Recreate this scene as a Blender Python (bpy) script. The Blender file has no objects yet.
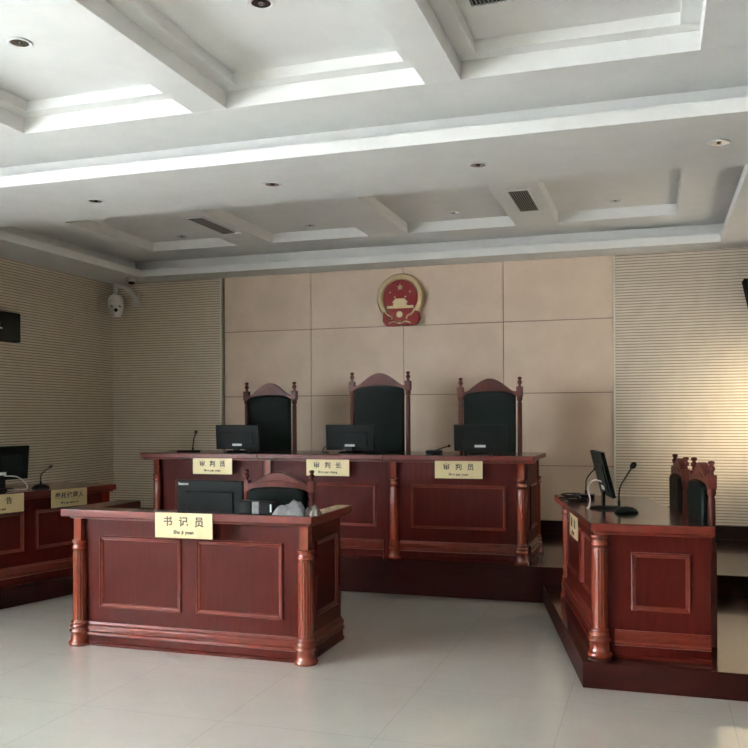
import bpy, math, random
from mathutils import Vector, Matrix
random.seed(4)
C = bpy.context.scene.collection
PI = math.pi

# ---------------------------------------------------------------- materials
def mat(name, col, rough=.5, metal=0, coat=0, spec=.5, build=None):
    m = bpy.data.materials.new(name); m.use_nodes = True
    b = m.node_tree.nodes['Principled BSDF']
    b.inputs['Base Color'].default_value = (*col, 1)
    b.inputs['Roughness'].default_value = rough
    b.inputs['Metallic'].default_value = metal
    b.inputs['Coat Weight'].default_value = coat
    b.inputs['Coat Roughness'].default_value = .08
    b.inputs['Specular IOR Level'].default_value = spec
    if build: build(m.node_tree, b)
    return m

def noise_mix(c1, c2, scale=(3, 3, 3), nscale=4, detail=6, bump=0, lo=.35, hi=.65, rot=(0, 0, 0), distort=0):
    def f(nt, b):
        N, L = nt.nodes, nt.links
        tc = N.new('ShaderNodeTexCoord'); mp = N.new('ShaderNodeMapping')
        mp.inputs['Scale'].default_value = scale; mp.inputs['Rotation'].default_value = rot
        no = N.new('ShaderNodeTexNoise'); no.inputs['Scale'].default_value = nscale; no.inputs['Detail'].default_value = detail
        no.inputs['Distortion'].default_value = distort
        r = N.new('ShaderNodeValToRGB')
        r.color_ramp.elements[0].position = lo; r.color_ramp.elements[0].color = (*c1, 1)
        r.color_ramp.elements[1].position = hi; r.color_ramp.elements[1].color = (*c2, 1)
        L.new(tc.outputs['Object'], mp.inputs['Vector']); L.new(mp.outputs['Vector'], no.inputs['Vector'])
        L.new(no.outputs['Fac'], r.inputs['Fac']); L.new(r.outputs['Color'], b.inputs['Base Color'])
        if bump:
            bp = N.new('ShaderNodeBump'); bp.inputs['Strength'].default_value = bump; bp.inputs['Distance'].default_value = .002
            L.new(no.outputs['Fac'], bp.inputs['Height']); L.new(bp.outputs['Normal'], b.inputs['Normal'])
    return f

def tile_floor(nt, b):
    N, L = nt.nodes, nt.links
    tc = N.new('ShaderNodeTexCoord'); sep = N.new('ShaderNodeSeparateXYZ')
    L.new(tc.outputs['Object'], sep.inputs[0])
    outs = []
    for ax, off in ((0, .42), (1, .1)):
        a = N.new('ShaderNodeMath'); a.operation = 'ADD'; a.inputs[1].default_value = off + 75
        L.new(sep.outputs[ax], a.inputs[0])
        d = N.new('ShaderNodeMath'); d.operation = 'DIVIDE'; d.inputs[1].default_value = .75; L.new(a.outputs[0], d.inputs[0])
        fr = N.new('ShaderNodeMath'); fr.operation = 'FRACT'; L.new(d.outputs[0], fr.inputs[0])
        lt = N.new('ShaderNodeMath'); lt.operation = 'LESS_THAN'; lt.inputs[1].default_value = .0035; L.new(fr.outputs[0], lt.inputs[0])
        outs.append(lt)
    mx = N.new('ShaderNodeMath'); mx.operation = 'MAXIMUM'
    L.new(outs[0].outputs[0], mx.inputs[0]); L.new(outs[1].outputs[0], mx.inputs[1])
    no = N.new('ShaderNodeTexNoise'); no.inputs['Scale'].default_value = 6; no.inputs['Detail'].default_value = 8
    L.new(tc.outputs['Object'], no.inputs['Vector'])
    r = N.new('ShaderNodeValToRGB')
    r.color_ramp.elements[0].position = .3; r.color_ramp.elements[0].color = (.66, .645, .575, 1)
    r.color_ramp.elements[1].position = .7; r.color_ramp.elements[1].color = (.69, .675, .605, 1)
    L.new(no.outputs['Fac'], r.inputs['Fac'])
    mc = N.new('ShaderNodeMixRGB'); mc.inputs[2].default_value = (.50, .48, .43, 1)
    L.new(mx.outputs[0], mc.inputs[0]); L.new(r.outputs['Color'], mc.inputs[1])
    L.new(mc.outputs[0], b.inputs['Base Color'])

M = {}
M['wood'] = mat('red_lacquered_wood', (.2, .04, .025), .42, coat=0, spec=.10, build=noise_mix((.036, .0026, .0012), (.050, .0040, .0018), (14, 14, 1.2), 3, 8, distort=.6))
M['woodh'] = mat('red_lacquered_wood_flat_grain', (.2, .04, .025), .2, coat=.3, spec=.4, build=noise_mix((.030, .0038, .0024), (.040, .0054, .0034), (1.2, 14, 14), 3, 8, distort=.6))
M['mould'] = mat('red_wood_moulding', (.3, .06, .035), .32, coat=.2, spec=.25, build=noise_mix((.074, .0080, .0034), (.095, .0110, .0046), (3, 3, 3), 5, 5))
M['edge'] = mat('red_wood_edging_lit', (.1, .01, .006), .35, coat=.15, spec=.25, build=noise_mix((.066, .0068, .0030), (.085, .0095, .0042), (3, 3, 3), 5, 5))  # same wood as the tops, lightened to paint in light on the edges
M['column'] = mat('orange_red_turned_wood', (.42, .09, .04), .2, coat=.5, spec=.3, build=noise_mix((.105, .0145, .0055), (.140, .0205, .008), (14, 14, 1.5), 3, 6))
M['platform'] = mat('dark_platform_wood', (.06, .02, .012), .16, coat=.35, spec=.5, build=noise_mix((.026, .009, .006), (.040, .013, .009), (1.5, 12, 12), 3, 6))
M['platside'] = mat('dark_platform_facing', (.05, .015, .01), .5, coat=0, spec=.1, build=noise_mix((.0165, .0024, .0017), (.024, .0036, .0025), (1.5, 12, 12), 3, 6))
M['chairwood'] = mat('chair_brown_red_wood', (.2, .05, .03), .45, coat=.02, spec=.2, build=noise_mix((.056, .0092, .0054), (.080, .0138, .0080), (10, 10, 2), 3, 6))
M['leather'] = mat('black_green_leather', (.012, .02, .018), .6, spec=.08, build=noise_mix((.0022, .0048, .0038), (.0042, .0078, .0064), (60, 60, 60), 3, 4, bump=.1))
M['white'] = mat('white_ceiling_paint', (.78, .78, .75), .7, build=noise_mix((.74, .74, .72), (.77, .77, .75), nscale=2))
M['slat'] = mat('beige_slatted_board', (.5, .42, .32), .6, build=noise_mix((.57, .48, .375), (.62, .53, .42), (2, 2, 2), 5, 8))
M['groove'] = mat('dark_slat_groove', (.10, .08, .06), .9, build=noise_mix((.22, .175, .125), (.26, .21, .155), nscale=20))
M['panel'] = mat('tan_wall_panel', (.55, .42, .30), .5, build=noise_mix((.52, .40, .30), (.58, .455, .345), (1, 1, 1), 3, 8))
M['joint'] = mat('panel_joint', (.16, .11, .07), .8, build=noise_mix((.14, .1, .06), (.18, .12, .08), nscale=20))
M['plaster'] = mat('beige_plaster', (.6, .55, .47), .8, build=noise_mix((.58, .53, .45), (.63, .58, .5), nscale=3))
M['baseboard'] = mat('dark_baseboard', (.03, .012, .009), .5, spec=.12, build=noise_mix((.010, .004, .0032), (.016, .006, .0046), nscale=8))
M['floor'] = mat('polished_tile', (.53, .51, .46), .09, coat=1, spec=.8, build=tile_floor)
M['alu'] = mat('pale_edge_trim', (.62, .58, .50), .35, .2, build=noise_mix((.6, .56, .48), (.65, .61, .53), nscale=9))
M['black'] = mat('black_plastic', (.010, .012, .011), .5, spec=.08, build=noise_mix((.0020, .0032, .0028), (.0036, .0052, .0046), nscale=30))
M['screen'] = mat('dark_glass_screen', (.006, .008, .007), .12, build=noise_mix((.005, .007, .006), (.008, .010, .009), nscale=5))
M['matblack'] = mat('matt_black', (.008, .008, .007), .7, spec=.15, build=noise_mix((.006, .006, .005), (.011, .011, .010), nscale=30))
M['label'] = mat('silver_white_label', (.7, .72, .70), .4, build=noise_mix((.66, .68, .66), (.74, .76, .74), nscale=20))
M['cable'] = mat('white_cable', (.62, .60, .56), .4, build=noise_mix((.58, .56, .52), (.66, .64, .60), nscale=20))
M['gold'] = mat('gold_nameplate', (.78, .62, .27), .38, .25, build=noise_mix((.38, .31, .165), (.43, .355, .195), (1, 1, 1), 6, 5))
M['ink'] = mat('black_lettering', (.012, .010, .008), .6, build=noise_mix((.010, .008, .006), (.015, .013, .01), nscale=20))
M['floor'].node_tree.nodes['Principled BSDF'].inputs['Coat Roughness'].default_value = .025
M['floor'].node_tree.nodes['Principled BSDF'].inputs['Coat IOR'].default_value = 1.6
M['white_letter'] = mat('white_lettering', (.85, .85, .85), .5, build=noise_mix((.83, .83, .83), (.87, .87, .87), nscale=20))
M['emgold'] = mat('emblem_gold', (.65, .48, .2), .42, .45, build=noise_mix((.36, .275, .14), (.46, .36, .21), nscale=30))
M['emred'] = mat('emblem_red', (.42, .02, .02), .5, spec=.2, build=noise_mix((.15, .006, .007), (.19, .010, .010), nscale=10))
M['cam'] = mat('off_white_camera_plastic', (.5, .48, .44), .4, build=noise_mix((.47, .45, .41), (.53, .51, .47), nscale=10))
M['metal'] = mat('brushed_metal', (.6, .6, .6), .3, 1, build=noise_mix((.55, .55, .55), (.65, .65, .65), nscale=30))
M['lens'] = mat('downlight_reflector', (.35, .35, .34), .15, 1, build=noise_mix((.5, .5, .49), (.8, .8, .79), nscale=60))
M['grey'] = mat('grey_cloth', (.34, .34, .35), .8, build=noise_mix((.085, .085, .088), (.125, .125, .128), nscale=20, bump=.3))
M['brown'] = mat('brown_grey_cloth', (.16, .13, .11), .8, build=noise_mix((.07, .055, .047), (.105, .085, .07), nscale=20, bump=.3))
M['ventgrey'] = mat('vent_grey_blades', (.2, .2, .19), .5, build=noise_mix((.20, .20, .19), (.25, .25, .24), nscale=20))
M['darkwall'] = mat('dark_unseen_wall', (.25, .2, .15), .8, build=noise_mix((.20, .165, .13), (.26, .215, .17), nscale=3))  # unseen walls, brown tone added to cut bounced light
M['frame'] = mat('window_frame_paint', (.7, .7, .68), .4, build=noise_mix((.68, .68, .66), (.73, .73, .71), nscale=6))
g = bpy.data.materials.new('window_glass'); g.use_nodes = True
gb = g.node_tree.nodes['Principled BSDF']; gb.inputs['Transmission Weight'].default_value = 1; gb.inputs['Roughness'].default_value = 0
gb.inputs['IOR'].default_value = 1.01
gn = g.node_tree.nodes.new('ShaderNodeTexNoise'); gn.inputs['Scale'].default_value = 1
gr_ = g.node_tree.nodes.new('ShaderNodeValToRGB'); gr_.color_ramp.elements[0].color = (.97, .99, .98, 1); gr_.color_ramp.elements[1].color = (1, 1, 1, 1)
g.node_tree.links.new(gn.outputs['Fac'], gr_.inputs['Fac']); g.node_tree.links.new(gr_.outputs['Color'], gb.inputs['Base Color'])
M['glass'] = g

# ---------------------------------------------------------------- mesh builder
class MB:
    def __init__(s): s.v = []; s.f = []; s.m = []; s.sm = []
    def add(s, vs, fs, mi=0, smooth=False):
        k = len(s.v); s.v += [tuple(v) for v in vs]
        for f in fs: s.f.append([k + i for i in f]); s.m.append(mi); s.sm.append(smooth)
        return s
    def box(s, x0, x1, y0, y1, z0, z1, mi=0, mx=None):
        vs = [Vector((x, y, z)) for z in (z0, z1) for y in (y0, y1) for x in (x0, x1)]
        if mx is not None: vs = [mx @ v for v in vs]
        return s.add(vs, [(0, 2, 3, 1), (4, 5, 7, 6), (0, 1, 5, 4), (2, 6, 7, 3), (0, 4, 6, 2), (1, 3, 7, 5)], mi)
    def prism(s, poly, a0, a1, axis='z', mi=0, mx=None, smooth=False):
        # poly: 2D points in the plane across `axis`
        def P(p, a):
            if axis == 'z': v = Vector((p[0], p[1], a))
            elif axis == 'y': v = Vector((p[0], a, p[1]))
            else: v = Vector((a, p[0], p[1]))
            return mx @ v if mx is not None else v
        n = len(poly)
        vs = [P(p, a0) for p in poly] + [P(p, a1) for p in poly]
        s.add(vs, [tuple(range(n - 1, -1, -1)), tuple(range(n, 2 * n))], mi)
        k = len(s.v) - 2 * n
        for i in range(n):
            j = (i + 1) % n
            s.f.append([k + i, k + j, k + n + j, k + n + i]); s.m.append(mi); s.sm.append(smooth)
        return s
    def lathe(s, prof, c=(0, 0, 0), seg=24, mi=0, flute=None, mx=None):
        vs = []
        for r, z in prof:
            for i in range(seg):
                a = 2 * PI * i / seg; rr = r
                if flute and flute[0] <= z <= flute[1]: rr = r * (1 - flute[2] * (0 if i % 4 else 1))
                v = Vector((c[0] + rr * math.cos(a), c[1] + rr * math.sin(a), c[2] + z))
                vs.append(mx @ v if mx is not None else v)
        fs = []
        for k in range(len(prof) - 1):
            for i in range(seg):
                j = (i + 1) % seg
                fs.append((k * seg + i, k * seg + j, (k + 1) * seg + j, (k + 1) * seg + i))
        s.add(vs, fs, mi, True)
        n = len(prof)
        s.add([vs[i] for i in range(seg)], [tuple(range(seg - 1, -1, -1))], mi)
        s.add([vs[(n - 1) * seg + i] for i in range(seg)], [tuple(range(seg))], mi)
        return s
    def tube(s, pts, r, seg=8, mi=0, sub=6):
        P = [Vector(p) for p in pts]
        if sub > 1 and len(P) > 2:
            Q = []
            for i in range(len(P) - 1):
                p0 = P[max(i - 1, 0)]; p1 = P[i]; p2 = P[i + 1]; p3 = P[min(i + 2, len(P) - 1)]
                for k in range(sub):
                    t = k / sub
                    Q.append(.5 * ((2 * p1) + (p2 - p0) * t + (2 * p0 - 5 * p1 + 4 * p2 - p3) * t * t + (3 * p1 - p0 - 3 * p2 + p3) * t ** 3))
            P = Q + [P[-1]]
        vs = []; up = Vector((0, 0, 1))
        n0 = None
        for i, p in enumerate(P):
            d = (P[min(i + 1, len(P) - 1)] - P[max(i - 1, 0)]).normalized()
            if n0 is None:
                n0 = d.cross(up)
                if n0.length < .05: n0 = d.cross(Vector((1, 0, 0)))
            n0 = (n0 - d * n0.dot(d)).normalized(); b0 = d.cross(n0)
            rr = r[min(int(i / max(1, len(P) - 1) * (len(r) - 1) + .5), len(r) - 1)] if isinstance(r, (list, tuple)) else r
            for k in range(seg):
                a = 2 * PI * k / seg
                vs.append(p + n0 * (rr * math.cos(a)) + b0 * (rr * math.sin(a)))
        fs = []
        for i in range(len(P) - 1):
            for k in range(seg):
                j = (k + 1) % seg
                fs.append((i * seg + k, i * seg + j, (i + 1) * seg + j, (i + 1) * seg + k))
        s.add(vs, fs, mi, True)
        n = len(P)
        s.add([vs[k] for k in range(seg)], [tuple(range(seg - 1, -1, -1))], mi)
        s.add([vs[(n - 1) * seg + k] for k in range(seg)], [tuple(range(seg))], mi)
        return s
    def ball(s, c, r, seg=16, rings=10, mi=0, sc=(1, 1, 1), mx=None, z0=-1, z1=1):
        prof = []
        for k in range(rings + 1):
            t = z0 + (z1 - z0) * k / rings
            a = math.asin(max(-1, min(1, t)))
            prof.append((max(r * math.cos(a), 1e-4), r * math.sin(a)))
        vs = []
        for rr, z in prof:
            for i in range(seg):
                a = 2 * PI * i / seg
                v = Vector((c[0] + sc[0] * rr * math.cos(a), c[1] + sc[1] * rr * math.sin(a), c[2] + sc[2] * z))
                vs.append(mx @ v if mx is not None else v)
        fs = [(k * seg + i, k * seg + (i + 1) % seg, (k + 1) * seg + (i + 1) % seg, (k + 1) * seg + i) for k in range(rings) for i in range(seg)]
        n = rings
        fs += [tuple(range(seg - 1, -1, -1)), tuple(n * seg + i for i in range(seg))]
        return s.add(vs, fs, mi, True)
    def build(s, name, mats, parent=None, loc=None, rz=0, bevel=0, seg=2):
        me = bpy.data.meshes.new(name); me.from_pydata(s.v, [], s.f)
        if not isinstance(mats, (list, tuple)): mats = [mats]
        for m in mats: me.materials.append(m)
        for p, mi, sm in zip(me.polygons, s.m, s.sm): p.material_index = mi; p.use_smooth = sm
        me.update()
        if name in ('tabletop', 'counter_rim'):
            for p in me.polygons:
                if abs(p.normal.z) < .5: p.material_index = 1  # vertical faces take the painted lit tone
        o = bpy.data.objects.new(name, me); C.objects.link(o)
        if loc is not None: o.location = loc
        o.rotation_euler.z = rz
        if parent: o.parent = parent
        if bevel:
            b = o.modifiers.new('bevel', 'BEVEL'); b.width = bevel; b.segments = seg; b.limit_method = 'ANGLE'; b.angle_limit = math.radians(50)
        return o

def struct(o): o['kind'] = 'structure'; return o
def tag(o, label, cat, group=None):
    o['label'] = label; o['category'] = cat
    if group: o['group'] = group
    return o
def thing(name, label, cat, loc=(0, 0, 0), rz=0, group=None):
    o = bpy.data.objects.new(name, None); C.objects.link(o); o.empty_display_size = .1
    o.location = loc; o.rotation_euler.z = rz
    return tag(o, label, cat, group)
def copy_tree(o, parent=None):
    c = o.copy(); C.objects.link(c)
    if parent: c.parent = parent
    for ch in list(o.children): copy_tree(ch, c)
    return c
def text_mesh(body, size, depth=.0015, bold=0, spacing=1):
    cu = bpy.data.curves.new('t', 'FONT'); cu.body = body; cu.size = size; cu.align_x = 'CENTER'; cu.align_y = 'CENTER'
    cu.extrude = depth; cu.offset = bold; cu.space_character = spacing
    o = bpy.data.objects.new('t', cu); C.objects.link(o)
    bpy.context.view_layer.update()
    me = bpy.data.meshes.new_from_object(o.evaluated_get(bpy.context.evaluated_depsgraph_get()))
    bpy.data.objects.remove(o); bpy.data.curves.remove(cu)
    return me

# ---------------------------------------------------------------- room shell
XL, XR, YB, YF, ZC = -5.88, 1.15, 8.64, -2.5, 2.925
TOP = 3.45
struct(MB().box(XL - .2, XR + .2, YF - .2, YB + .2, -.1, 0).build('floor', M['floor']))

def wall_with_holes(name, x0, x1, holes, y0, y1, m):
    # wall slab in the YZ plane between x0 and x1, holes = [(ya, yb, za, zb)]
    b = MB(); y = y0
    for ya, yb, za, zb in sorted(holes):
        b.box(x0, x1, y, ya, 0, TOP); b.box(x0, x1, ya, yb, 0, za); b.box(x0, x1, ya, yb, zb, TOP); y = yb
    b.box(x0, x1, y, y1, 0, TOP)
    return struct(b.build(name, m))
LW = [(-2.2, -.3, .9, 2.65), (.2, 2.7, .9, 2.65)]
RW = [(6.9, 8.3, 1.05, 2.25)]
wall_with_holes('wall_left', XL - .2, XL, LW, YF - .2, YB + .2, M['plaster'])
wall_with_holes('wall_right', XR, XR + .2, RW, YF - .2, YB + .2, M['darkwall'])
struct(MB().box(XL, XR, YF - .2, YF, 0, TOP).build('wall_front', M['darkwall']))
struct(MB().box(XL, XR, YB, YB + .2, 0, TOP).build('wall_back', M['joint']))

def slats_y(b, x0, x1, yf, z0, z1, per=.0271, gr=.0085, dep=.010):
    # slatted facing, in front of y = yf + dep, facing -Y
    z = z0
    while z < z1 - .001:
        a = min(z + per - gr, z1)
        b.box(x0, x1, yf, yf + .02, z, a)
        if a < z1: b.box(x0, x1, yf + dep, yf + .02, a, min(z + per, z1), 1)
        z += per
def slats_x(b, y0, y1, xf, z0, z1, per=.0271, gr=.0085, dep=.010):
    z = z0
    while z < z1 - .001:
        a = min(z + per - gr, z1)
        b.box(xf - .02, xf, y0, y1, z, a)
        if a < z1: b.box(xf - .02, xf - dep, y0, y1, a, min(z + per, z1), 1)
        z += per
b = MB(); slats_y(b, XL, -4.505, 8.60, .4, ZC); b.box(XL, -4.505, 8.62, YB, .28, ZC, 1)
struct(b.build('wall_back_slats_left', [M['slat'], M['groove']]))
b = MB(); slats_y(b, -.36, XR, 8.62, .4, ZC)
struct(b.build('wall_back_slats_right', [M['slat'], M['groove']]))
b = MB(); slats_x(b, 4.3, 8.60, XL + .02, .4, ZC)
struct(b.build('wall_left_slats', [M['slat'], M['groove']]))
# tan panels, 4 columns, joints .008 wide
xs = [-4.462, -3.455, -2.442, -1.422, -.378]
zs = [.385, .922, 1.628, 2.331, ZC]
b = MB()
for i in range(4):
    for j in range(4):
        g2 = .004
        b.box(xs[i] + (0 if i == 0 else g2), xs[i + 1] - (0 if i == 3 else g2), 8.622, YB, zs[j] + g2, zs[j + 1] - (g2 if j < 3 else 0))
struct(b.build('wall_back_panels', M['panel']))
struct(MB().box(-4.505, -4.492, 8.59, YB, .39, ZC).build('trim_1', M['alu']))
struct(MB().box(-.376, -.360, 8.612, YB, .39, ZC).build('trim_2', M['alu']))
struct(MB().box(XL, XR, 8.585, YB, .272, .395).build('baseboard_back', M['baseboard']))
struct(MB().box(XL, XL + .04, 4.3, 8.585, 0, .11).build('baseboard_left', M['baseboard']))

# ceiling: soffit border, hidden trough, coffered frames
x0i, x1i = -5.28, .551
b = MB()
RN = (-1.7, 4.765); RF = (5.76, 8.265)
def ring_slab(z0, z1, ins):
    b.box(XL, x0i - ins, YF, YB, z0, z1); b.box(x1i + ins, XR, YF, YB, z0, z1)
    for ya, yb in ((YF, RN[0] - ins), (RN[1] + ins, RF[0] - ins), (RF[1] + ins, YB)):
        b.box(x0i - ins, x1i + ins, ya, yb, z0, z1)
ring_slab(ZC, 3.0, 0); ring_slab(3.0, 3.125, .20)
struct(b.build('ceiling', M['white'], bevel=.002, seg=1))
def frame_slab(X0, X1, Y0, Y1, holes_x, holes_y, z0, z1, ins=0):
    y = Y0
    for ya, yb in holes_y:
        ya += ins; yb -= ins
        b.box(X0, X1, y, ya, z0, z1); x = X0
        for xa, xb in holes_x:
            b.box(x, xa + ins, ya, yb, z0, z1); x = xb - ins
        b.box(x, X1, ya, yb, z0, z1); y = yb
    b.box(X0, X1, y, Y1, z0, z1)
NX = [(-4.97, -3.83), (-3.625, -2.482), (-2.27, -1.129), (-.94, .209)]
NY = [(-1.2, 1.4), (1.65, 4.417)]
FX = [(-4.934, -3.977), (-3.593, -2.593), (-2.21, -1.195), (-.819, .187)]
FY = [(6.25, 7.957)]
b = MB(); frame_slab(XL, XR, YF, 5.3, NX, NY, 3.125, 3.22); frame_slab(XL, XR, YF, 5.3, NX, NY, 3.22, 3.28, .09)
b.box(XL, XR, YF, 5.3, 3.28, 3.4)
struct(b.build('ceiling_coffers_near', M['white'], bevel=.002, seg=1))
b = MB(); frame_slab(XL, XR, 5.3, YB, FX, FY, 3.125, 3.22)
b.box(XL, XR, 5.3, YB, 3.22, 3.4)
struct(b.build('ceiling_coffers_far', M['white'], bevel=.002, seg=1))

# windows: frames and panes
def window(n, xc, ya, yb, za, zb, div):
    f = MB(); w = .05
    f.box(xc - .04, xc + .04, ya, yb, za, za + w); f.box(xc - .04, xc + .04, ya, yb, zb - w, zb)
    f.box(xc - .04, xc + .04, ya, ya + w, za, zb); f.box(xc - .04, xc + .04, yb - w, yb, za, zb)
    for k in range(1, div):
        y = ya + (yb - ya) * k / div
        f.box(xc - .03, xc + .03, y - .025, y + .025, za + w, zb - w)
    o = struct(f.build('window_%d' % n, M['frame'], bevel=.004))
    p = MB().box(xc - .004, xc + .004, ya + w, yb - w, za + w, zb - w).build('pane', M['glass'], o)
    return o
window(1, XL - .1, *LW[0], 2); window(2, XL - .1, *LW[1], 3); window(3, XR + .1, *RW[0], 2)

# platforms
HP, HR = .272, .135
b = MB().box(XL + .012, XR - .012, 6.67, YB - .06, 0, HP, 0)
pj = tag(b.build('judges_platform', [M['platside'], M['platform']], bevel=.004), 'long dark wooden platform across the back wall carrying the three-part bench', 'platform')
def rail_quad(b, pts, z0, z1, mi=0): b.prism(pts, z0, z1, 'z', mi)
r0 = Vector((-.364, 4.649)); r1 = Vector((-.806, 6.655))
b = MB(); b.prism([(-.364, 4.649), (XR, 4.655), (XR, 6.67), (-.809, 6.67)], 0, HR)
tag(b.build('side_platform', M['platside'], bevel=.003), 'low dark red platform under the angled desk on the right', 'platform')
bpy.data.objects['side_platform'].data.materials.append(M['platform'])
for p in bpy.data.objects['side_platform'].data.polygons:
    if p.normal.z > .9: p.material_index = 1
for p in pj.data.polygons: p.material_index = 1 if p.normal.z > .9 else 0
l0 = Vector((-4.588, 5.306)); ul = Vector((.242, .9703)).normalized(); nl = Vector((-ul.y, ul.x))
la = l0 - ul * 1.7; lb = l0 + ul * ((6.67 - 5.306) / ul.y)
b = MB(); b.prism([(la.x, la.y), (lb.x, lb.y), (XL, 6.67), (XL, la.y)], 0, HR)
tag(b.build('side_platform', M['platside'], bevel=.003), 'low dark platform under the desk along the left wall', 'platform')

# ---------------------------------------------------------------- furniture pieces
def frame_moulding(x0, x1, z0, z1, y, w=.028, d=.014):
    """picture-frame moulding on a face looking towards -Y at y; mitred, stepped profile"""
    b = MB()
    prof = [(0, 0), (0, d * .7), (w * .25, d), (w * .5, d * .55), (w * .8, d * .45), (w, 0)]
    cs = [(x0, z0, 1, 1), (x1, z0, -1, 1), (x1, z1, -1, -1), (x0, z1, 1, -1)]
    n = len(prof); vs = []
    for (cx, cz, sx, sz) in cs:
        for (t, h) in prof: vs.append((cx + sx * t, y - h, cz + sz * t))
    fs = []
    for k in range(4):
        k2 = (k + 1) % 4
        for i in range(n - 1): fs.append((k * n + i, k2 * n + i, k2 * n + i + 1, k * n + i + 1))
    return b.add(vs, fs)
def h_profile(b, x0, x1, y, prof, mi=0):
    """profile [(out, z)] closed against y+0.02, extruded along X"""
    pts = [(y + .02, prof[0][1])] + [(y - o, z) for o, z in prof] + [(y + .02, prof[-1][1])]
    k = len(b.f); b.prism(pts, x0, x1, 'x', mi)
    for i in range(k, len(b.f)):      # plain board below, lighter moulding band above
        if len(b.f[i]) == 4 and sum(b.v[j][2] for j in b.f[i]) / 4 < .063: b.m[i] = 1
BASE = [(.022, 0), (.022, .016), (.014, .022), (.014, .062), (.024, .068), (.024, .080), (.016, .088), (.020, .112), (.020, .122), (.010, .130), (.004, .142)]
def column_mesh(h, r=.047, cap_h=.06, post=.026, post_h=.135, base_h=.155):
    s = r / .047; z = h - post_h
    prof = [(.070 * s, 0), (.074 * s, .006), (.074 * s, .018), (.066 * s, .026), (.060 * s, .032), (.060 * s, .075), (.068 * s, .082), (.069 * s, .092), (.060 * s, .100),
            (.057 * s, .104), (.063 * s, .111), (.063 * s, .120), (.054 * s, .127), (.052 * s, .131), (.057 * s, .138), (.057 * s, .146), (.047 * s, .152), (.046 * s, base_h)]
    prof += [(r * .98, base_h + .006), (r, z - cap_h - .02), (r * .93, z - cap_h - .008)]
    prof += [(r * .98, z - cap_h), (r * 1.15, z - cap_h + .008), (r * 1.15, z - cap_h + .016), (r * 1.0, z - cap_h + .022), (r * 1.02, z - .018), (r * 1.18, z - .012), (r * 1.18, z - .003), (r * 1.05, z)]
    b = MB().lathe(prof, seg=64, flute=(base_h + .005, z - cap_h - .015, .10))
    b.box(-post, post, -post, post, z, h)
    return b
def add_text(parent, body, size, z, bold, gap, name, m, yf=-.004):
    """lettering on a plate face looking at -Y, centred on x = 0; one mesh per piece of body, gap = space between pieces"""
    ms = []
    for ch in body:
        me = text_mesh(ch, size, .0008, bold)
        xs_ = [v.co.x for v in me.vertices]; ms.append((me, min(xs_), max(xs_)))
    if name == 'character':   # even pitch for square characters
        p_ = size + gap; n_ = len(ms); ms = [(me, (a + b) / 2 - p_ / 2 , (a + b) / 2 + p_ / 2) for me, a, b in ms]; gap = 0
    tot = sum(b - a for _, a, b in ms) + gap * (len(ms) - 1); x = -tot / 2
    for me, a, b in ms:
        me.transform(Matrix.Rotation(PI / 2, 4, 'X')); me.materials.clear(); me.materials.append(m)
        o = bpy.data.objects.new(name, me); C.objects.link(o); o.parent = parent; o.location = (x - a, yf, z); x += (b - a) + gap
def nameplate(label, loc, rz, w, h, cjk, pin, size=.052, sp=2.0, psize=.024, group=None):
    t = thing('nameplate', label, 'nameplate', loc, rz, group)
    MB().box(-w / 2, w / 2, -.003, .003, -h / 2, h / 2).build('plate', M['gold'], t, bevel=.001)
    add_text(t, list(cjk), size, h * .13, .0012, size * (sp - 1), 'character', M['ink']); add_text(t, pin.split(), psize, -h * .27, .0007, psize * .32, 'pinyin_word', M['ink'])
    return t

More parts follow.
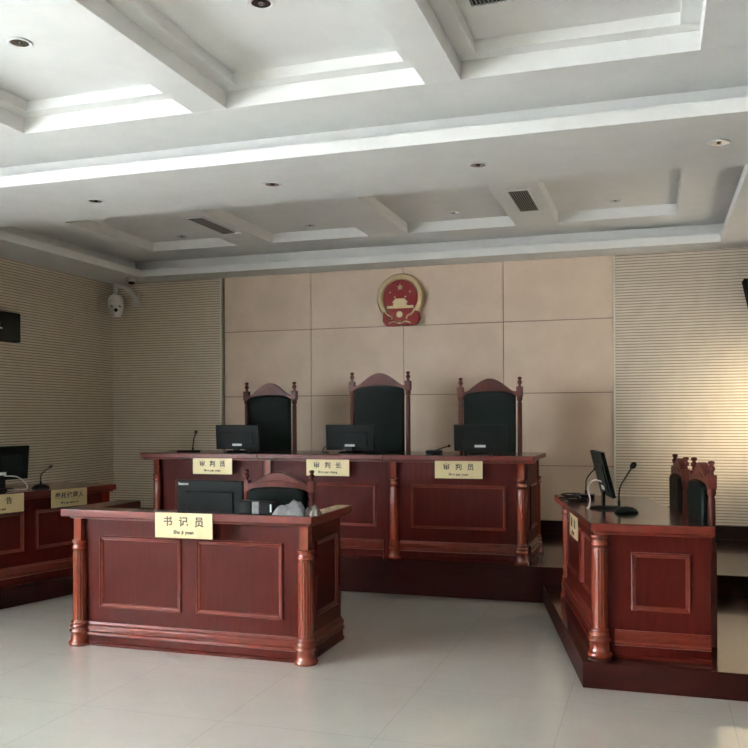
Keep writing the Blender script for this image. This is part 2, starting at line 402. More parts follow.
# ---- clerk desk (front left)
def clerk():
    t = thing('clerk_desk', 'red-brown front desk standing alone on the floor in the left foreground', 'desk', (-2.65, 4.66, 0))
    X0, X1, Yb = -.765, .745, .58     # local x of the body, depth
    MB().box(X0, X1, 0, .03, .0, .80).build('front_panel', M['wood'], t)
    for s in (X0, X1 - .03): MB().box(s, s + .03, .03, Yb - (.1 if s < 0 else 0), 0, .80).build('side_panel', M['wood'], t, bevel=.002)
    MB().box(X0 + .03, X1 - .03, .03, Yb - .11, .70, .735).build('desktop', M['woodh'], t, bevel=.002)
    b = MB()   # raised U-shaped counter rim
    rim = [(-.838, -.10), (.822, -.10), (.822, Yb + .01), (.745 - .03, Yb + .01), (.715, .05), (-.655, .05), (-.655, .50), (-.838, .50)]
    b.prism(rim, .80, .845)
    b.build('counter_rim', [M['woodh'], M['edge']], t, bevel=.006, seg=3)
    b = MB(); b.prism([(-.79, -.07), (.80, -.07), (.80, Yb - .01), (X1 - .03, Yb - .01), (X1 - .03, .02), (X0 + .03, .02), (X0 + .03, .49), (-.79, .49)], .785, .80)
    b.build('rim_moulding', M['mould'], t, bevel=.004)
    MB().box(-.675, -.658, .05, .49, .735, .80).box(-.67, .71, .032, .045, .735, .80).build('riser', M['wood'], t)
    for a, c in ((-.625, -.055), (.045, .605)): frame_moulding(a, c, .235, .678, 0).build('panel_moulding', M['mould'], t)
    b = MB(); h_profile(b, X0 + .03, X1 - .03, 0, BASE); b.build('base_moulding', [M['mould'], M['wood']], t)
    # right side: base moulding and frame, facing +X
    mx = Matrix.Translation((X1, 0, 0)) @ Matrix.Rotation(PI / 2, 4, 'Z')
    b = MB(); h_profile(b, .05, Yb, 0, BASE); o = b.build('base_moulding', [M['mould'], M['wood']], t); o.matrix_local = mx
    o = frame_moulding(.14, .50, .235, .678, 0).build('panel_moulding', M['mould'], t); o.matrix_local = mx
    mx2 = Matrix.Translation((X0, Yb - .1, 0)) @ Matrix.Rotation(-PI / 2, 4, 'Z')
    b = MB(); h_profile(b, 0, Yb - .15, 0, BASE); o = b.build('base_moulding', [M['mould'], M['wood']], t); o.matrix_local = mx2
    for x in (X0 + .003, X1 + .003): column_mesh(.785, .044).build('column', M['column'], t, (x, -.012, 0))
    return t
clerk()
nameplate('gold clerk nameplate on the front edge of the lone front desk', (-2.632, 4.5573, .771), 0, .378, .147, '书记员', 'Shu ji yuan', .062, 1.65, .030)

# ---- judges' bench: three units side by side
MLD = {1: (-.305, .40), 0: (-.325, .457), 2: (-.36, .3975)}
def bench_unit(x0, x1, cols, label, first, last):
    t = thing('judges_bench', label, 'bench', ((x0 + x1) / 2, 6.76, HP), 0)
    w = (x1 - x0) / 2; H = 1.105 - HP
    a = -w + .0005; c = w - .0005
    MB().box(a, c, 0, .03, 0, H - .045).build('front_panel', M['wood'], t)
    if first: MB().box(a, a + .03, .03, .6, 0, H - .045).build('side_panel', M['wood'], t)
    if last: MB().box(c - .03, c, .03, .6, 0, H - .045).build('side_panel', M['wood'], t)
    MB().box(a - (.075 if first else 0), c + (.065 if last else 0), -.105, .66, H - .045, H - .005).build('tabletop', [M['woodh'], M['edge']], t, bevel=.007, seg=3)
    MB().box(a - (.06 if first else 0), c + (.06 if last else 0), -.075, .03, H - .062, H - .0455).build('edge_moulding', M['mould'], t, bevel=.004)
    m = .145
    frame_moulding(*MLD[first + 2 * last], .245, .592, 0, .024, .012).build('panel_moulding', M['mould'], t)
    b = MB(); h_profile(b, a + .03, c - .03, 0, [(o, z) for o, z in BASE]); b.build('base_moulding', [M['mould'], M['wood']], t)
    if last:
        mx = Matrix.Translation((c, 0, 0)) @ Matrix.Rotation(PI / 2, 4, 'Z')
        b = MB(); h_profile(b, .05, .6, 0, BASE); o = b.build('base_moulding', [M['mould'], M['wood']], t); o.matrix_local = mx
        frame_moulding(.12, .5, .245, .592, 0, .024, .012).build('panel_moulding', M['mould'], t).matrix_local = mx
        column_mesh(H - .062, .038).build('column', M['column'], t, (c - .01, .575, 0))
    for x in cols: column_mesh(H - .062, .038, post=.024, post_h=.13).build('column', M['column'], t, (x, -.008, 0))
    return t
bench_unit(-4.195, -3.155, [-.475], 'left third of the long judges bench, behind the front desk', True, False)
bench_unit(-3.155, -2.06, [-.4825], 'middle third of the long judges bench below the wall emblem', False, False)
bench_unit(-2.06, -.935, [-.4975, .5175], 'right third of the long judges bench with columns at both ends', False, True)
nameplate('gold nameplate on the left third of the bench front', (-3.581, 6.681, .9915), 0, .369, .135, '审判员', 'Shen pan yuan', .054, 1.75, .027)
nameplate('gold nameplate with the chief judge title on the middle of the bench', (-2.537, 6.681, .9925), 0, .369, .133, '审判长', 'Shen pan zhang', .054, 1.75, .027)
nameplate('gold nameplate on the right third of the bench front', (-1.455, 6.681, .991), 0, .375, .137, '审判员', 'Shen pan yuan', .054, 1.75, .027)

# ---- angled side desks
def sheared(pts, u, o, flip=1):
    return pts
ur = (r1 - r0).normalized(); nr = Vector((ur.y, -ur.x))
def right_desk():
    t = thing('side_desk', 'glossy red desk with an end column on the low platform at right', 'desk', (-.27, 4.80, HR), 0)
    # local origin at the near left body corner; long faces run along ur, ends are parallel to X
    L = 1.50; W = .534; k = ur.x / ur.y
    def pt(x, y): return (x + k * y, y)
    def par(b, x0, x1, y0, y1, z0, z1, mi=0): b.prism([pt(x0, y0), pt(x1, y0), pt(x1, y1), pt(x0, y1)], z0, z1, 'z', mi)
    H = .84 - HR
    b = MB(); par(b, 0, .03, .03, L, 0, H - .045); b.build('front_panel', M['wood'], t)
    b = MB(); par(b, 0, W, 0, .03, 0, H - .045); b.build('end_panel', M['wood'], t)
    b = MB(); par(b, 0, W, L, L + .03, 0, H - .045); b.build('end_panel', M['wood'], t)
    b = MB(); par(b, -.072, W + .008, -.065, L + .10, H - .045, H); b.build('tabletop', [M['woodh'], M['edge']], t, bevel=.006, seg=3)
    b = MB(); par(b, -.05, W + .01, -.04, L + .09, H - .06, H - .045); b.build('edge_moulding', M['mould'], t, bevel=.004)
    frame_moulding(.143, .438, .248, .552, 0, .026, .013).build('panel_moulding', M['mould'], t)
    b = MB(); h_profile(b, .06, W, 0, BASE); b.build('base_moulding', [M['mould'], M['wood']], t)
    ang = math.atan2(ur.y, ur.x)          # length direction
    mx = Matrix.Translation((0, 0, 0)) @ Matrix.Rotation(ang + PI, 4, 'Z')
    Lf = L / ur.y
    for a, c in ((-Lf + .10, -Lf / 2 - .05), (-Lf / 2 + .05, -.10)):
        frame_moulding(a, c, .235, .562, 0, .026, .013).build('panel_moulding', M['mould'], t).matrix_local = mx
    b = MB(); h_profile(b, -Lf, -.05, 0, BASE); b.build('base_moulding', [M['mould'], M['wood']], t).matrix_local = mx
    for y in (0.0, L + .02):
        x, yy = pt(-.016 if y == 0 else .012, y)
        column_mesh(H - .06, .044 if y == 0 else .036, post_h=.006).build('column', M['column'], t, (x, yy - .004, 0))
    return t
right_desk()
pr_ = r0 + ur * .52 + nr * .035
rot_r = math.atan2(ur.y, ur.x) + PI
nameplate('gold nameplate hanging on the long side of the right desk', (-.447, 5.118, .772), rot_r, .30, .125, '被告', 'Bei gao', .052, 2.3, .027)

def left_desk():
    o0 = l0 + nl * .10 - ul * 1.5
    ang = math.atan2(ul.y, ul.x)
    t = thing('side_desk', 'dark red desk on the low platform along the left wall', 'desk', (o0.x, o0.y, HR), ang)
    # local +x runs along the front towards the back wall; the front looks to local -y ; +y is away from it
    L = 2.585; H = .845 - HR; D = .58
    def body(b, x0, x1, y0, y1, z0, z1): b.box(x0, x1, y0, y1, z0, z1)
    MB().box(0, L, 0, .03, 0, H - .045).build('front_panel', M['wood'], t)
    MB().box(L - .03, L, .03, D, 0, H - .045).build('end_panel', M['wood'], t)
    MB().box(0, .03, .03, D, 0, H - .045).build('end_panel', M['wood'], t)
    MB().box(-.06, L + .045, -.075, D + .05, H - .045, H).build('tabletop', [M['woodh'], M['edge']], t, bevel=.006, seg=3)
    MB().box(-.04, L + .03, -.05, .03, H - .06, H - .0455).build('edge_moulding', M['mould'], t, bevel=.004)
    n = 4
    for k in range(n):
        a = L - .12 - (k + 1) * .64 + .06; c = L - .12 - k * .64 - .05
        frame_moulding(a, c, .25, .555, 0, .026, .013).build('panel_moulding', M['mould'], t)
    b = MB(); h_profile(b, .03, L - .03, 0, BASE); b.build('base_moulding', [M['mould'], M['wood']], t)
    column_mesh(H - .06, .04, post_h=.10).build('column', M['column'], t, (L - .02, -.006, 0))
    return t, o0, ang
lt, lo, lang = left_desk()
def Lpt(x, y): p = lo + ul * x + nl * y; return p
def lplate(c_px, w, txt, pin, sz, sp, lab):
    p = Lpt(c_px, -.0795); nameplate(lab, (p.x, p.y, .772), lang, w, .140, txt, pin, sz, sp, .024)
lplate(1.50 + .64, .345, '委托代理人', 'Wei tuo dai li ren', .050, 1.12, 'narrow nameplate with five characters on the left wall desk')
lplate(1.50 + .02, .40, '原告', 'Yuan gao', .055, 2.6, 'nameplate cut by the left picture edge on the left wall desk')

# ---------------------------------------------------------------- chairs
def make_chair(name, label, H, W, loc, rz, big=False):
    """faces -Y; back posts at local y=0, x=+-W/2; H total height to the finial top"""
    t = thing(name, label, 'chair', loc, rz)
    wd = M['chairwood']; fz = H - (.085 if big else .078); bl = .085 if big else .075
    hw = .026 if big else .024
    for s in (-1, 1):
        b = MB()
        b.box(-hw, hw, -hw, hw, fz - bl, fz)
        rr = .02
        b.lathe([(rr * 1.15, .52), (rr * 1.2, .56), (rr * .8, .58), (rr, .60), (rr * 1.05, .75 if big else .66), (rr, fz - bl - .06), (rr * .75, fz - bl - .045), (rr * 1.2, fz - bl - .03), (rr * 1.2, fz - bl)], seg=16)
        b.box(-.022, .022, -.022, .022, 0, .52)
        p = b.build('back_post', wd, t, (s * W / 2, 0, 0), bevel=.002)
        k = .085 if big else .078
        f = MB().lathe([(.012, 0), (.014, .1 * k), (.009, .2 * k), (.018, .32 * k), (.021, .45 * k), (.017, .58 * k), (.009, .66 * k), (.015, .74 * k), (.019, .84 * k), (.017, .95 * k), (.006, k)], seg=16)
        f.build('finial', wd, p, (0, 0, fz))
    # crest rail
    ct = H - (.012 if big else .018); sh = H - (.125 if big else .095); lo_ = H - (.168 if big else .150); lc = H - (.128 if big else .122)
    n = 24; X = W / 2 - hw + .002; pts = []
    for i in range(n + 1):
        u = -1 + 2 * i / n
        a = abs(u)
        z = sh + (ct - sh) * (.5 + .5 * math.cos(PI * min(1, a / .88))) ** .62 if a < .88 else sh
        pts.append((u * X, z))
    for i in range(n + 1):
        u = 1 - 2 * i / n
        pts.append((u * X, lo_ + (lc - lo_) * math.sqrt(max(0, 1 - u * u)) ** 1))
    b = MB().prism(pts, -.022, .022, 'y')
    # raised bead line on the crest
    bead = [(u * X * .62, -.024, sh - .004 + .022 * (1 - u * u)) for u in [(-1 + 2 * k / 10) for k in range(11)]]
    c = b.build('crest_rail', wd, t, bevel=.004)
    MB().tube(bead, .004, 6, sub=2).build('bead', wd, c)
    # back cushion
    pts = []; Xc = X - (.008 if big else .006); zb = .56
    for i in range(n + 1):
        u = 1 - 2 * i / n
        pts.append((u * Xc, lo_ + (lc - lo_) * math.sqrt(max(0, 1 - u * u)) + .004))
    pts = [(-Xc, zb), (Xc, zb)] + pts
    MB().prism(pts, -.045, .012, 'y').build('back_cushion', M['leather'], t, bevel=.018, seg=4)
    b = MB().box(-X, X, -.018, .018, .50, .565); b.build('lower_back_rail', wd, t, bevel=.003)
    D = .50
    MB().box(-W / 2 - .01, W / 2 + .01, -D, .02, .36, .42).build('seat_frame', wd, t, bevel=.004)
    MB().box(-W / 2 + .02, W / 2 - .02, -D + .015, -.01, .42, .50).build('seat_cushion', M['leather'], t, bevel=.025, seg=4)
    for s in (-1, 1):
        MB().lathe([(.015, 0), (.02, .03), (.026, .10), (.018, .14), (.028, .2), (.028, .36)], seg=16).build('leg', wd, t, (s * (W / 2 - .01), -D + .03, 0))
        b = MB()
        b.tube([(s * W / 2, -.015, .635), (s * (W / 2 + .015), -.16, .645), (s * (W / 2 + .02), -.32, .635), (s * (W / 2 + .01), -D + .06, .62)], .02, 10)
        b.tube([(s * (W / 2), -D + .06, .62), (s * (W / 2), -D + .07, .53), (s * (W / 2), -D + .04, .42)], .015, 8)
        b.build('armrest', wd, t)
    return t
def face_chair(name, label, lx, rx, y, H, big, zf):
    W = abs(rx - lx); return make_chair(name, label, H, W, ((lx + rx) / 2, y, zf), 0, big)
face_chair('judge_chair', 'tall leather chair behind the bench on the left, below the left panels', -3.706, -3.215, 7.6, 1.736 - HP, True, HP)
face_chair('judge_chair', 'tallest leather chair behind the middle of the bench, under the emblem', -2.642, -2.113, 7.6, 1.811 - HP, True, HP)
face_chair('judge_chair', 'tall leather chair behind the right third of the bench', -1.633, -1.115, 7.6, 1.744 - HP, True, HP)
face_chair('clerk_chair', 'low leather armchair behind the front desk with only its back top showing', -2.735, -2.243, 5.6, 1.04, False, 0)
def side_chair(label, near, ang, W, zt):
    # back runs from near post along direction ang (deg from +Y towards +X); faces -X side
    a = math.radians(ang); d = Vector((math.sin(a), math.cos(a)))
    c = Vector(near) + d * W / 2
    rz = math.atan2(d.y, d.x) + PI     # local +x axis along -d  -> local -y looks to -X
    return make_chair('side_chair', label, zt - HR, W, (c.x, c.y, HR), rz, False)
side_chair('nearer of the two chairs behind the right desk', (.290, 5.16), -9.5, .44, 1.152)
side_chair('farther of the two chairs behind the right desk', (.178, 5.80), -7.5, .42, 1.145)

# ---------------------------------------------------------------- monitors, microphones
def make_monitor(label, loc, rz, w=.44, h=.25, base_z=.06, tilt=8, cable=None, logo='label', logo_text=None, stand_r=.10):
    """screen looks to local +Y, back to local -Y, stands at local origin"""
    t = thing('monitor', label, 'monitor', loc, rz)
    MB().lathe([(stand_r, 0), (stand_r, .006), (stand_r * .9, .012), (.03, .016)], seg=28).build('stand_base', M['black'], t)
    tl = math.radians(tilt)
    mx = Matrix.Translation((0, 0, base_z)) @ Matrix.Rotation(tl, 4, 'X')
    MB().box(-.03, .03, -.008, .008, .01, base_z + .028).build('stand_neck', M['black'], t, (0, -.018, 0), bevel=.003)
    b = MB().box(-w / 2, w / 2, 0, .022, 0, h); b.box(-w * .36, w * .36, -.010 if logo_text else -.006, 0, h * .14, h * .72)
    c = b.build('casing', M['black'], t, bevel=.006); c.matrix_local = mx
    MB().box(-w / 2 + .012, w / 2 - .012, .0225, .0235, .014, h - .012).build('screen', M['screen'], c)
    if logo == 'label':
        MB().box(-.045, .045, -.0088, -.0065, h * .15, h * .24).build('silver_strip', M['label'], c)['label'] = 'silver white strip on the back'
    if logo_text:
        me = text_mesh(logo_text, .026, .0006, .0006, 1.0); me.transform(Matrix.Rotation(PI / 2, 4, 'X')); me.materials.clear(); me.materials.append(M['label'])
        o = bpy.data.objects.new('brand_lettering', me); C.objects.link(o); o.parent = c; o.location = (-w / 2 + .052, -.0015, h - .022)
    if cable:
        cb = MB().tube(cable, .004, 8).build('cable', M['cable'] if cable[0][2] > .05 else M['matblack'], t)
        if cable[0][2] > .05: cb['label'] = 'white cable'
    return t
BT = 1.1005
cab = [(.03, -.03, .10), (-.02, -.09, .09), (-.06, -.12, .05), (-.05, -.10, .006), (.02, -.07, .006)]
make_monitor('black monitor on the left third of the bench, seen from behind', (-3.505, 7.00, BT), 0, .415, .215, .022, 4)
make_monitor('black monitor in front of the tallest chair on the bench', (-2.455, 7.00, BT), 0, .43, .215, .022, 4, cable=[(-.10, -.01, .04), (-.20, -.0, .055), (-.235, .0, .04), (-.245, .0, .006), (-.2, .02, .006)])
make_monitor('black monitor on the right third of the bench, seen from behind', (-1.345, 7.00, BT), 0, .43, .215, .022, 4)
make_monitor('large black monitor on the front desk behind its nameplate', (-2.698, 5.0, .7355), 0, .468, .245, .022, 3, logo=None, logo_text='lenovo', stand_r=.09)
# right desk monitor: width along ur, screen to +nr
rz = math.atan2(-ur.y, -ur.x)  # local +x = -ur  => local +y = +nr? 
make_monitor('black monitor on the right desk, seen edge-on', (-.286, 5.50, .8405), math.atan2(nr.y, nr.x) - PI / 2, .42, .275, .078, 14,
             cable=[(.0, -.02, .16), (-.03, -.07, .17), (-.06, -.10, .12), (-.05, -.09, .05), (-.03, -.10, .006), (.02, -.12, .006)], stand_r=.10, logo='label')
p = Lpt(1.73, .22)
make_monitor('black monitor on the left wall desk, cut by the picture edge', (p.x, p.y, .8475), lang, .50, .265, .075, 5,
             cable=[(.02, -.025, .11), (.10, -.07, .10), (.155, -.10, .05), (.16, -.11, .006), (.08, -.12, .006), (-.02, -.12, .006)])

def make_mic(label, loc, rz, pts, base='bar', head=.014):
    """gooseneck microphone; pts in local coords from base to head"""
    t = thing('microphone', label, 'microphone', loc, rz)
    if base == 'bar': MB().box(-.13, .05, -.05, .05, 0, .014).build('base', M['black'], t, bevel=.006, seg=3)
    elif base == 'box': MB().box(-.06, .06, -.06, .06, 0, .03).build('base', M['black'], t, bevel=.012, seg=3)
    else: MB().ball((0, 0, 0), .1, 24, 8, 0, (.68, .68, .36), z0=0).build('base', M['black'], t)
    P = [Vector(p) for p in pts]
    MB().tube(P, .0048, 8).build('gooseneck', M['matblack'], t)
    MB().tube([P[0], P[0] + (P[1] - P[0]) * .5], .008, 8).build('collar', M['matblack'], t)
    d = (P[-1] - P[-2]).normalized()
    q = Vector((0, 0, 1)).rotation_difference(d)
    mx = Matrix.Translation(P[-1]) @ q.to_matrix().to_4x4()
    MB().ball((0, 0, .01), head, 14, 10, 0, (1, 1, 1.35), mx=mx).build('foam_head', M['matblack'], t)
    return t
make_mic('slim microphone left of the leftmost bench monitor', (-3.905, 6.92, BT), 0, [(.0, 0, .012), (.005, 0, .06), (.02, -.01, .12), (.035, -.01, .165)])
make_mic('short bent microphone beside the right bench monitor', (-1.715, 6.95, BT), 0, [(.0, 0, .01), (.02, 0, .03), (.06, 0, .045), (.115, 0, .062)], 'box', .011)
make_mic('tall microphone with a wide dark base at the near end of the right desk', (-.165, 5.30, .8405), 0, [(-.04, 0, .035), (-.04, 0, .10), (-.032, 0, .15), (.0, 0, .21), (.035, .0, .265)], 'dome', .017)
make_mic('microphone partly hidden behind the right desk monitor', (-.455, 6.15, .8405), 0, [(.0, 0, .02), (0, 0, .09), (.005, 0, .13), (.03, 0, .17), (.06, 0, .20)], 'box', .014)
p = Lpt(2.01, .10)
make_mic('microphone between the two nameplates on the left wall desk', (p.x, p.y, .8455), 0, [(.0, 0, .03), (-.0, 0, .08), (.005, 0, .11), (.04, 0, .14), (.085, 0, .17)], 'dome', .013)

# cables heap on the right desk
def heap():
    random.seed(9)
    b = MB()
    for k in range(5):
        a = random.uniform(0, 6.28); pts = []
        for i in range(6):
            a += random.uniform(.7, 1.5); r = random.uniform(.03, .10)
            pts.append((r * math.cos(a), r * 1.3 * math.sin(a), .006 + .010 * k))
        b.tube(pts, .0055, 6, sub=5)
    return b.build('cable_heap', M['matblack'], None, (-.52, 5.90, .8415))
tag(heap(), 'heap of tangled black cables on the far end of the right desk', 'cables')

# things on the front desk's rim
RZ = .8455
t = thing('desk_device', 'small black device with a grey band on the front desk rim', 'device', (-2.192, 4.64, RZ))
MB().box(-.112, -.030, -.03, .03, 0, .074).build('body', M['black'], t, bevel=.006)
MB().box(-.030, .016, -.028, .028, 0, .072).build('grey_band', M['grey'], t, bevel=.004)['label'] = 'grey middle band'
MB().box(.016, .108, -.032, .032, 0, .073).build('body', M['black'], t, bevel=.006)
MB().box(.088, .097, -.0335, -.030, .014, .058).build('painted_highlight', M['label'], t, bevel=.001)  # pale strip painting a highlight onto the black body
def cloth(name, m, w, d, h, peaks, loc, label, cat):
    n = 18; vs = []; fs = []
    random.seed(3)
    for j in range(n + 1):
        for i in range(n + 1):
            u, v = i / n * 2 - 1, j / n * 2 - 1
            r = max(abs(u), abs(v))
            z = h * (1 - r ** 4) * (.72 + .14 * math.sin(5 * u + 3 * v) + .10 * math.sin(9 * u - 6 * v + 1))
            for pu, pv, ps, pa in peaks: z += pa * math.exp(-((u - pu) ** 2 + (v - pv) ** 2) / ps)
            vs.append((w / 2 * u * (1 + .08 * math.sin(7 * v)), d / 2 * v * (1 + .08 * math.sin(8 * u)), max(z, 0.0) + .0008))
    for j in range(n):
        for i in range(n):
            a = j * (n + 1) + i; fs.append((a, a + 1, a + n + 2, a + n + 1))
    k = len(vs)
    vs2 = [(x, y, 0) for x, y, z in vs]
    b = MB(); b.add(vs, fs, 0, True); b.add(vs2, [tuple(reversed(f)) for f in fs], 0)
    return tag(b.build(name, m, None, loc), label, cat)
cloth('crumpled_cloth', M['grey'], .19, .09, .072, [(.35, 0, .16, .022), (.72, 0, .03, .022)], (-1.99, 4.64, RZ), 'crumpled light grey cloth on the front desk rim', 'cloth')
cloth('folded_pouch', M['brown'], .085, .08, .062, [], (-1.856, 4.65, RZ), 'small brown-grey pouch at the right corner of the front desk rim', 'pouch')

# ---------------------------------------------------------------- emblem
def disc(b, r, y0, y1, cx=0, cz=0, sx=1, sz=1, n=64, mi=0):
    b.prism([(cx + sx * r * math.cos(2 * PI * k / n), cz + sz * r * math.sin(2 * PI * k / n)) for k in range(n)], y0, y1, 'y', mi, smooth=True)
def star(b, cx, cz, r, y0, y1, rot=0):
    pts = []
    for k in range(10):
        a = PI / 2 + rot + k * PI / 5; q = r if k % 2 == 0 else r * .4
        pts.append((cx + q * math.cos(a), cz + q * math.sin(a)))
    b.prism(pts, y0, y1, 'y')
t = thing('national_emblem', 'round red and gold national emblem high on the centre of the back wall', 'emblem', (-2.458, 8.60, 2.612))
R = .247
b = MB(); disc(b, R * .97, -.024, .02); b.build('backing', M['emgold'], t, bevel=.006)
# wheat wreath: torus made of overlapping ears
b = MB()
ring = []
seg, rs = 72, 12
vs = []; fs = []
for i in range(seg):
    a = 2 * PI * i / seg
    for k in range(rs):
        q = 2 * PI * k / rs
        rr = R * .865 + (R * .135) * math.cos(q); yy = -.030 - .026 * math.sin(q)
        vs.append((rr * math.cos(a), yy, rr * math.sin(a)))
for i in range(seg):
    for k in range(rs):
        fs.append((i * rs + k, i * rs + (k + 1) % rs, ((i + 1) % seg) * rs + (k + 1) % rs, ((i + 1) % seg) * rs + k))
b.add(vs, fs, 0, True)
for i in range(56):
    a = 2 * PI * i / 56
    if -2.15 < math.atan2(math.sin(a), math.cos(a)) < -1.0: continue
    side = 1 if math.cos(a) > 0 else -1
    for off in (-.055, .055):
        rr = R * (.865 + off)
        mx = Matrix.Translation((rr * math.cos(a), -.052, rr * math.sin(a))) @ Matrix.Rotation(-(a + side * (.5 if off > 0 else -.2)), 4, 'Y')
        b.ball((0, 0, 0), .008, 8, 5, 0, (.9, .7, 2.0), mx=mx)
b.build('wheat_wreath', M['emgold'], t)
b = MB(); disc(b, R * .735, -.042, -.02); b.build('red_disc', M['emred'], t, bevel=.004)
b = MB(); star(b, 0, R * .42, R * .15, -.048, -.041)
for dx, dz in ((-.42, .22), (-.22, .02), (.22, .02), (.42, .22)): star(b, dx * R, dz * R, R * .055, -.048, -.041)
b.build('stars', M['emgold'], t)
b = MB(); z0 = -.44 * R   # gate relief
b.box(-R * .56, R * .56, -.052, -.04, z0, z0 + .10 * R)
b.prism([(-R * .30, z0 + .10 * R), (R * .30, z0 + .10 * R), (R * .26, z0 + .24 * R), (-R * .26, z0 + .24 * R)], -.054, -.04, 'y')
b.prism([(-R * .34, z0 + .23 * R), (R * .34, z0 + .23 * R), (R * .25, z0 + .32 * R), (-R * .25, z0 + .32 * R)], -.058, -.04, 'y')
b.prism([(-R * .25, z0 + .32 * R), (R * .25, z0 + .32 * R), (R * .18, z0 + .39 * R), (-R * .18, z0 + .39 * R)], -.058, -.04, 'y')
b.build('gate_relief', M['emgold'], t, bevel=.001)
b = MB()   # red drapery
pts = [(-.72 * R, -.60 * R), (-.45 * R, -.52 * R), (0, -.62 * R), (.45 * R, -.52 * R), (.80 * R, -.60 * R), (.86 * R, -.86 * R), (.72 * R, -1.12 * R), (.30 * R, -1.17 * R), (0, -1.13 * R), (-.30 * R, -1.18 * R), (-.62 * R, -1.14 * R), (-.74 * R, -.95 * R)]
b.prism(pts, -.062, -.01, 'y'); b.build('red_drapery', M['emred'], t, bevel=.006)
b = MB()
n = 20
pts = []
for k in range(40):
    a = 2 * PI * k / 40; q = .115 * R if (k // 2) % 2 else .145 * R
    pts.append((q * math.cos(a), -.71 * R + q * math.sin(a)))
b.prism(pts, -.074, -.06, 'y'); b.build('gear', M['emgold'], t, bevel=.001)
b = MB()
for s in (-1, 1):
    b.tube([(s * .62 * R, -.064, -.55 * R), (s * .52 * R, -.068, -.68 * R), (s * .34 * R, -.07, -.78 * R), (s * .30 * R, -.068, -.9 * R)], .009, 8)
    b.tube([(s * .12 * R, -.068, -1.03 * R), (s * .28 * R, -.070, -1.0 * R), (s * .46 * R, -.066, -1.06 * R)], .008, 8)
b.ball((0, -.066, -1.03 * R), .02, 12, 8, 0, (1.5, .5, .8))
b.build('ribbon_folds', M['emgold'], t)

# ---------------------------------------------------------------- ceiling fittings
def make_downlight(loc, label, scale=1):
    t = thing('downlight', label, 'ceiling light', loc)
    MB().lathe([(.058, -.002), (.062, -.006), (.058, -.009), (.045, -.006), (.044, -.001)], seg=28).build('rim', M['white'], t)
    MB().lathe([(.044, -.0065), (.030, -.004), (.018, -.0045), (.010, -.012), (.002, -.013)], seg=24).build('reflector', M['lens'], t)
    return t
d0 = None
spots = [(-5.07, 5.25, ZC, None)]
LD = [(-3.72, 5.26, ZC, 'downlight on the cross beam, leftmost in the row of four'), (-2.37, 5.25, ZC, 'downlight on the cross beam, second from left'),
      (-1.012, 5.245, ZC, 'downlight on the cross beam, third from left'), (.345, 5.25, ZC, 'downlight on the cross beam, rightmost near the picture edge'),
      (-4.50, 7.777, 3.22, 'small downlight in the far leftmost ceiling coffer'), (-3.103, 7.727, 3.22, 'small downlight in the far second ceiling coffer'),
      (-1.704, 7.666, 3.22, 'small downlight in the far third ceiling coffer'), (-.314, 7.676, 3.22, 'small downlight in the far rightmost ceiling coffer'),
      (-3.01, 3.634, 3.28, 'round downlight in the near coffer at top left'), (-1.689, 3.627, 3.28, 'round downlight in the near coffer at the top picture edge')]
for x, y, z, lab in LD:
    if d0 is None: d0 = make_downlight((x, y, z), lab, 1); o = d0
    else: o = copy_tree(d0); o.location = (x, y, z)
    o['label'] = lab; o['group'] = 'round recessed downlights'
def make_vent(label, x0, x1, y0, y1, z, nsl):
    t = thing('air_vent', label, 'air vent', ((x0 + x1) / 2, (y0 + y1) / 2, z))
    w = (x1 - x0) / 2; l = (y1 - y0) / 2
    b = MB(); f = .022
    b.box(-w, w, -l, -l + f, -.010, 0); b.box(-w, w, l - f, l, -.010, 0); b.box(-w, -w + f, -l + f, l - f, -.010, 0); b.box(w - f, w, -l + f, l - f, -.010, 0)
    b.build('vent_frame', M['white'], t, bevel=.002)
    MB().box(-w + f, w - f, -l + f, l - f, -.0022, -.0002).build('dark_backing', M['matblack'], t)
    for k in range(nsl):
        x = -w + f + (k + .5) * (2 * w - 2 * f) / nsl
        mx = Matrix.Translation((x, 0, -.006)) @ Matrix.Rotation(-.5, 4, 'Y')
        MB().box(-.0030, .0030, -l + f, l - f, -.0007, .0007, mx=mx).build('slat', M['ventgrey'], t)
    return t
make_vent('ceiling air vent between the two left far coffers', -3.865, -3.672, 6.70, 7.42, 3.125, 9)
make_vent('ceiling air vent left of the rightmost far coffer', -1.092, -.895, 6.68, 7.42, 3.125, 9)
make_vent('ceiling air vent at the top edge of the picture', -.812, -.604, 3.25, 3.978, 3.28, 9)

# security camera in the corner
t = thing('security_camera', 'white dome security camera in the upper left corner', 'security camera', (-5.66, 8.36, 2.52))
b = MB().lathe([(.045, .0), (.062, .02), (.075, .05), (.082, .09)], seg=28); b.lathe([(.082, .09), (.086, .10), (.086, .16), (.080, .20), (.055, .235), (.02, .25)], seg=28)
b.build('housing', M['cam'], t)
MB().lathe([(.022, .25), (.022, .34), (.028, .345), (.028, .36)], seg=16).build('drop_pipe', M['cam'], t)
MB().tube([(0, 0, .345), (.06, .09, .335), (.10, .17, .27), (.11, .236, .22)], .026, 12).build('wall_arm', M['cam'], t)
MB().box(.06, .16, .215, .239, .14, .30).build('wall_plate', M['cam'], t, bevel=.006)
dirc = (Vector((0, 0, 1.4)) - Vector((-5.66, 8.36, 2.57))).normalized()
q = Vector((0, 0, 1)).rotation_difference(dirc); mx = Matrix.Translation(Vector((0, 0, .075)) + dirc * .055) @ q.to_matrix().to_4x4()
MB().lathe([(.030, -.02), (.034, .018), (.022, .022)], seg=20, mx=mx).build('lens_ring', M['cam'], t)
MB().lathe([(.020, .02), (.020, .0255), (.006, .026)], seg=20, mx=mx).build('lens', M['matblack'], t)['label'] = 'black lens'
b = MB()
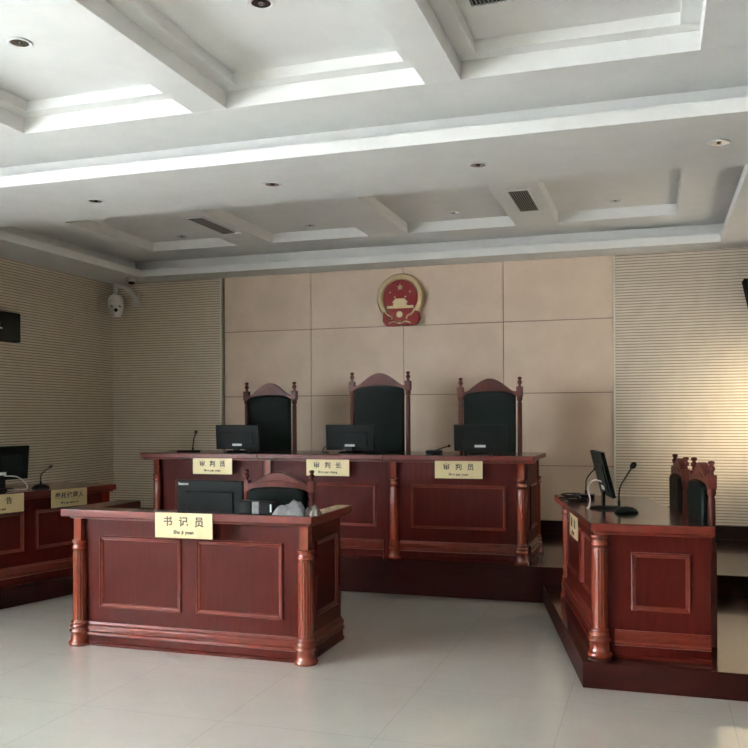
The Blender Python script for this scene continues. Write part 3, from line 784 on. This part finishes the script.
for s in (-1, 1):
    side = dirc.cross(Vector((0, 0, 1))).normalized()
    c0 = Vector((0, 0, .115)) + dirc * .072 + side * (s * .04)
    b.box(-.013, .013, -.007, .007, -.004, .008, mx=Matrix.Translation(c0) @ q.to_matrix().to_4x4())
b.build('sensor_windows', M['matblack'], t)
t = thing('smoke_detector', 'small round white detector on the ceiling edge beside the dome camera', 'detector', (-5.41, 8.28, ZC))
MB().lathe([(.055, 0), (.055, -.035), (.045, -.042), (.03, -.044)][::-1], seg=24).build('body', M['cam'], t)
MB().lathe([(.034, -.043), (.030, -.065), (.010, -.075)][::-1], seg=24).build('dark_sensor', M['matblack'], t)

# black display on the left wall
t = thing('wall_display', 'black display panel high on the left wall at the picture edge', 'display', (XL + .02, 6.2, 2.27))
MB().box(0, .06, -.6, .80, -.138, .138).build('casing', M['matblack'], t, bevel=.004)
b = MB().box(.0605, .062, 0.50, .517, -.025, .03); b.box(.0605, .062, .465, .55, -.028, -.016)
b.build('white_character', M['white_letter'], t)['label'] = 'white fragment of a character'
# black speaker at right edge
t = thing('wall_speaker', 'black wall speaker cut by the right picture edge', 'speaker', (.90, 8.30, 2.25))
b = MB(); b.prism([(-.10, .0), (.10, .0), (.13, .30), (-.17, .335)], -.1, .1, 'y'); b.build('cabinet', M['matblack'], t, bevel=.008)
MB().box(-.03, .03, .1, .318, .10, .16).build('bracket', M['black'], t, bevel=.004)

# ---------------------------------------------------------------- lights
def area(name, loc, rot, sx, sy, power, col):
    l = bpy.data.lights.new(name, 'AREA'); l.shape = 'RECTANGLE'; l.size = sx; l.size_y = sy; l.energy = power; l.color = col
    o = bpy.data.objects.new(name, l); C.objects.link(o); o.location = loc; o.rotation_euler = rot; return o
def wl(n, x, h, sgn, power, col):
    ya, yb, za, zb = h
    area(n, (x, (ya + yb) / 2, (za + zb) / 2), (0, -sgn * PI / 2, 0), zb - za, yb - ya, power, col)
wl('daylight_window_1', XL - .25, LW[0], 1, 390, (.90, .952, 1))
wl('daylight_window_2', XL - .25, LW[1], 1, 400, (.90, .952, 1))
wl('daylight_window_3', XR + .25, RW[0], -1, 9, (1, .84, .55))
sl = bpy.data.lights.new('low_sun', 'SUN'); sl.energy = 4.0; sl.angle = math.radians(28); sl.color = (1, .84, .58)
so = bpy.data.objects.new('low_sun', sl); C.objects.link(so); so.location = (5, 2, 4)
so.rotation_euler = Vector((-.45, .80, -.26)).to_track_quat('-Z', 'Y').to_euler()
w = bpy.data.worlds.new('world'); bpy.context.scene.world = w; w.use_nodes = True
w.node_tree.nodes['Background'].inputs[0].default_value = (.75, .85, 1, 1); w.node_tree.nodes['Background'].inputs[1].default_value = 1

# ---------------------------------------------------------------- camera
f, cx, cy = 879.0, 374.0, 414.6
yaw, pitch, roll = .31, -.003, -.0046
cam = bpy.data.cameras.new('camera'); co = bpy.data.objects.new('camera', cam); C.objects.link(co)
cam.sensor_width = 36; cam.sensor_fit = 'HORIZONTAL'; cam.lens = f * 36 / 748
cam.shift_x = 0; cam.shift_y = (cy - 374) / 748
def Rx(a): return Matrix(((1, 0, 0), (0, math.cos(a), -math.sin(a)), (0, math.sin(a), math.cos(a))))
def Ry(a): return Matrix(((math.cos(a), 0, math.sin(a)), (0, 1, 0), (-math.sin(a), 0, math.cos(a))))
def Rz(a): return Matrix(((math.cos(a), -math.sin(a), 0), (math.sin(a), math.cos(a), 0), (0, 0, 1)))
W = Matrix(((1, 0, 0), (0, 0, -1), (0, 1, 0)))
Mc = Rz(roll) @ Rx(pitch) @ Ry(yaw) @ W          # world -> cv camera
cv = Mc.transposed()                              # camera axes in world (columns x, y down, z fwd)
bl = cv @ Matrix(((1, 0, 0), (0, -1, 0), (0, 0, -1)))
co.matrix_world = Matrix.Translation((0, 0, 1.4)) @ bl.to_4x4()
cam.clip_start = .05
s = bpy.context.scene; s.camera = co
s.view_settings.view_transform = 'Standard'; s.view_settings.look = 'None'; s.view_settings.gamma = 1
s.view_settings.use_curve_mapping = False; s.view_settings.exposure = 0.98
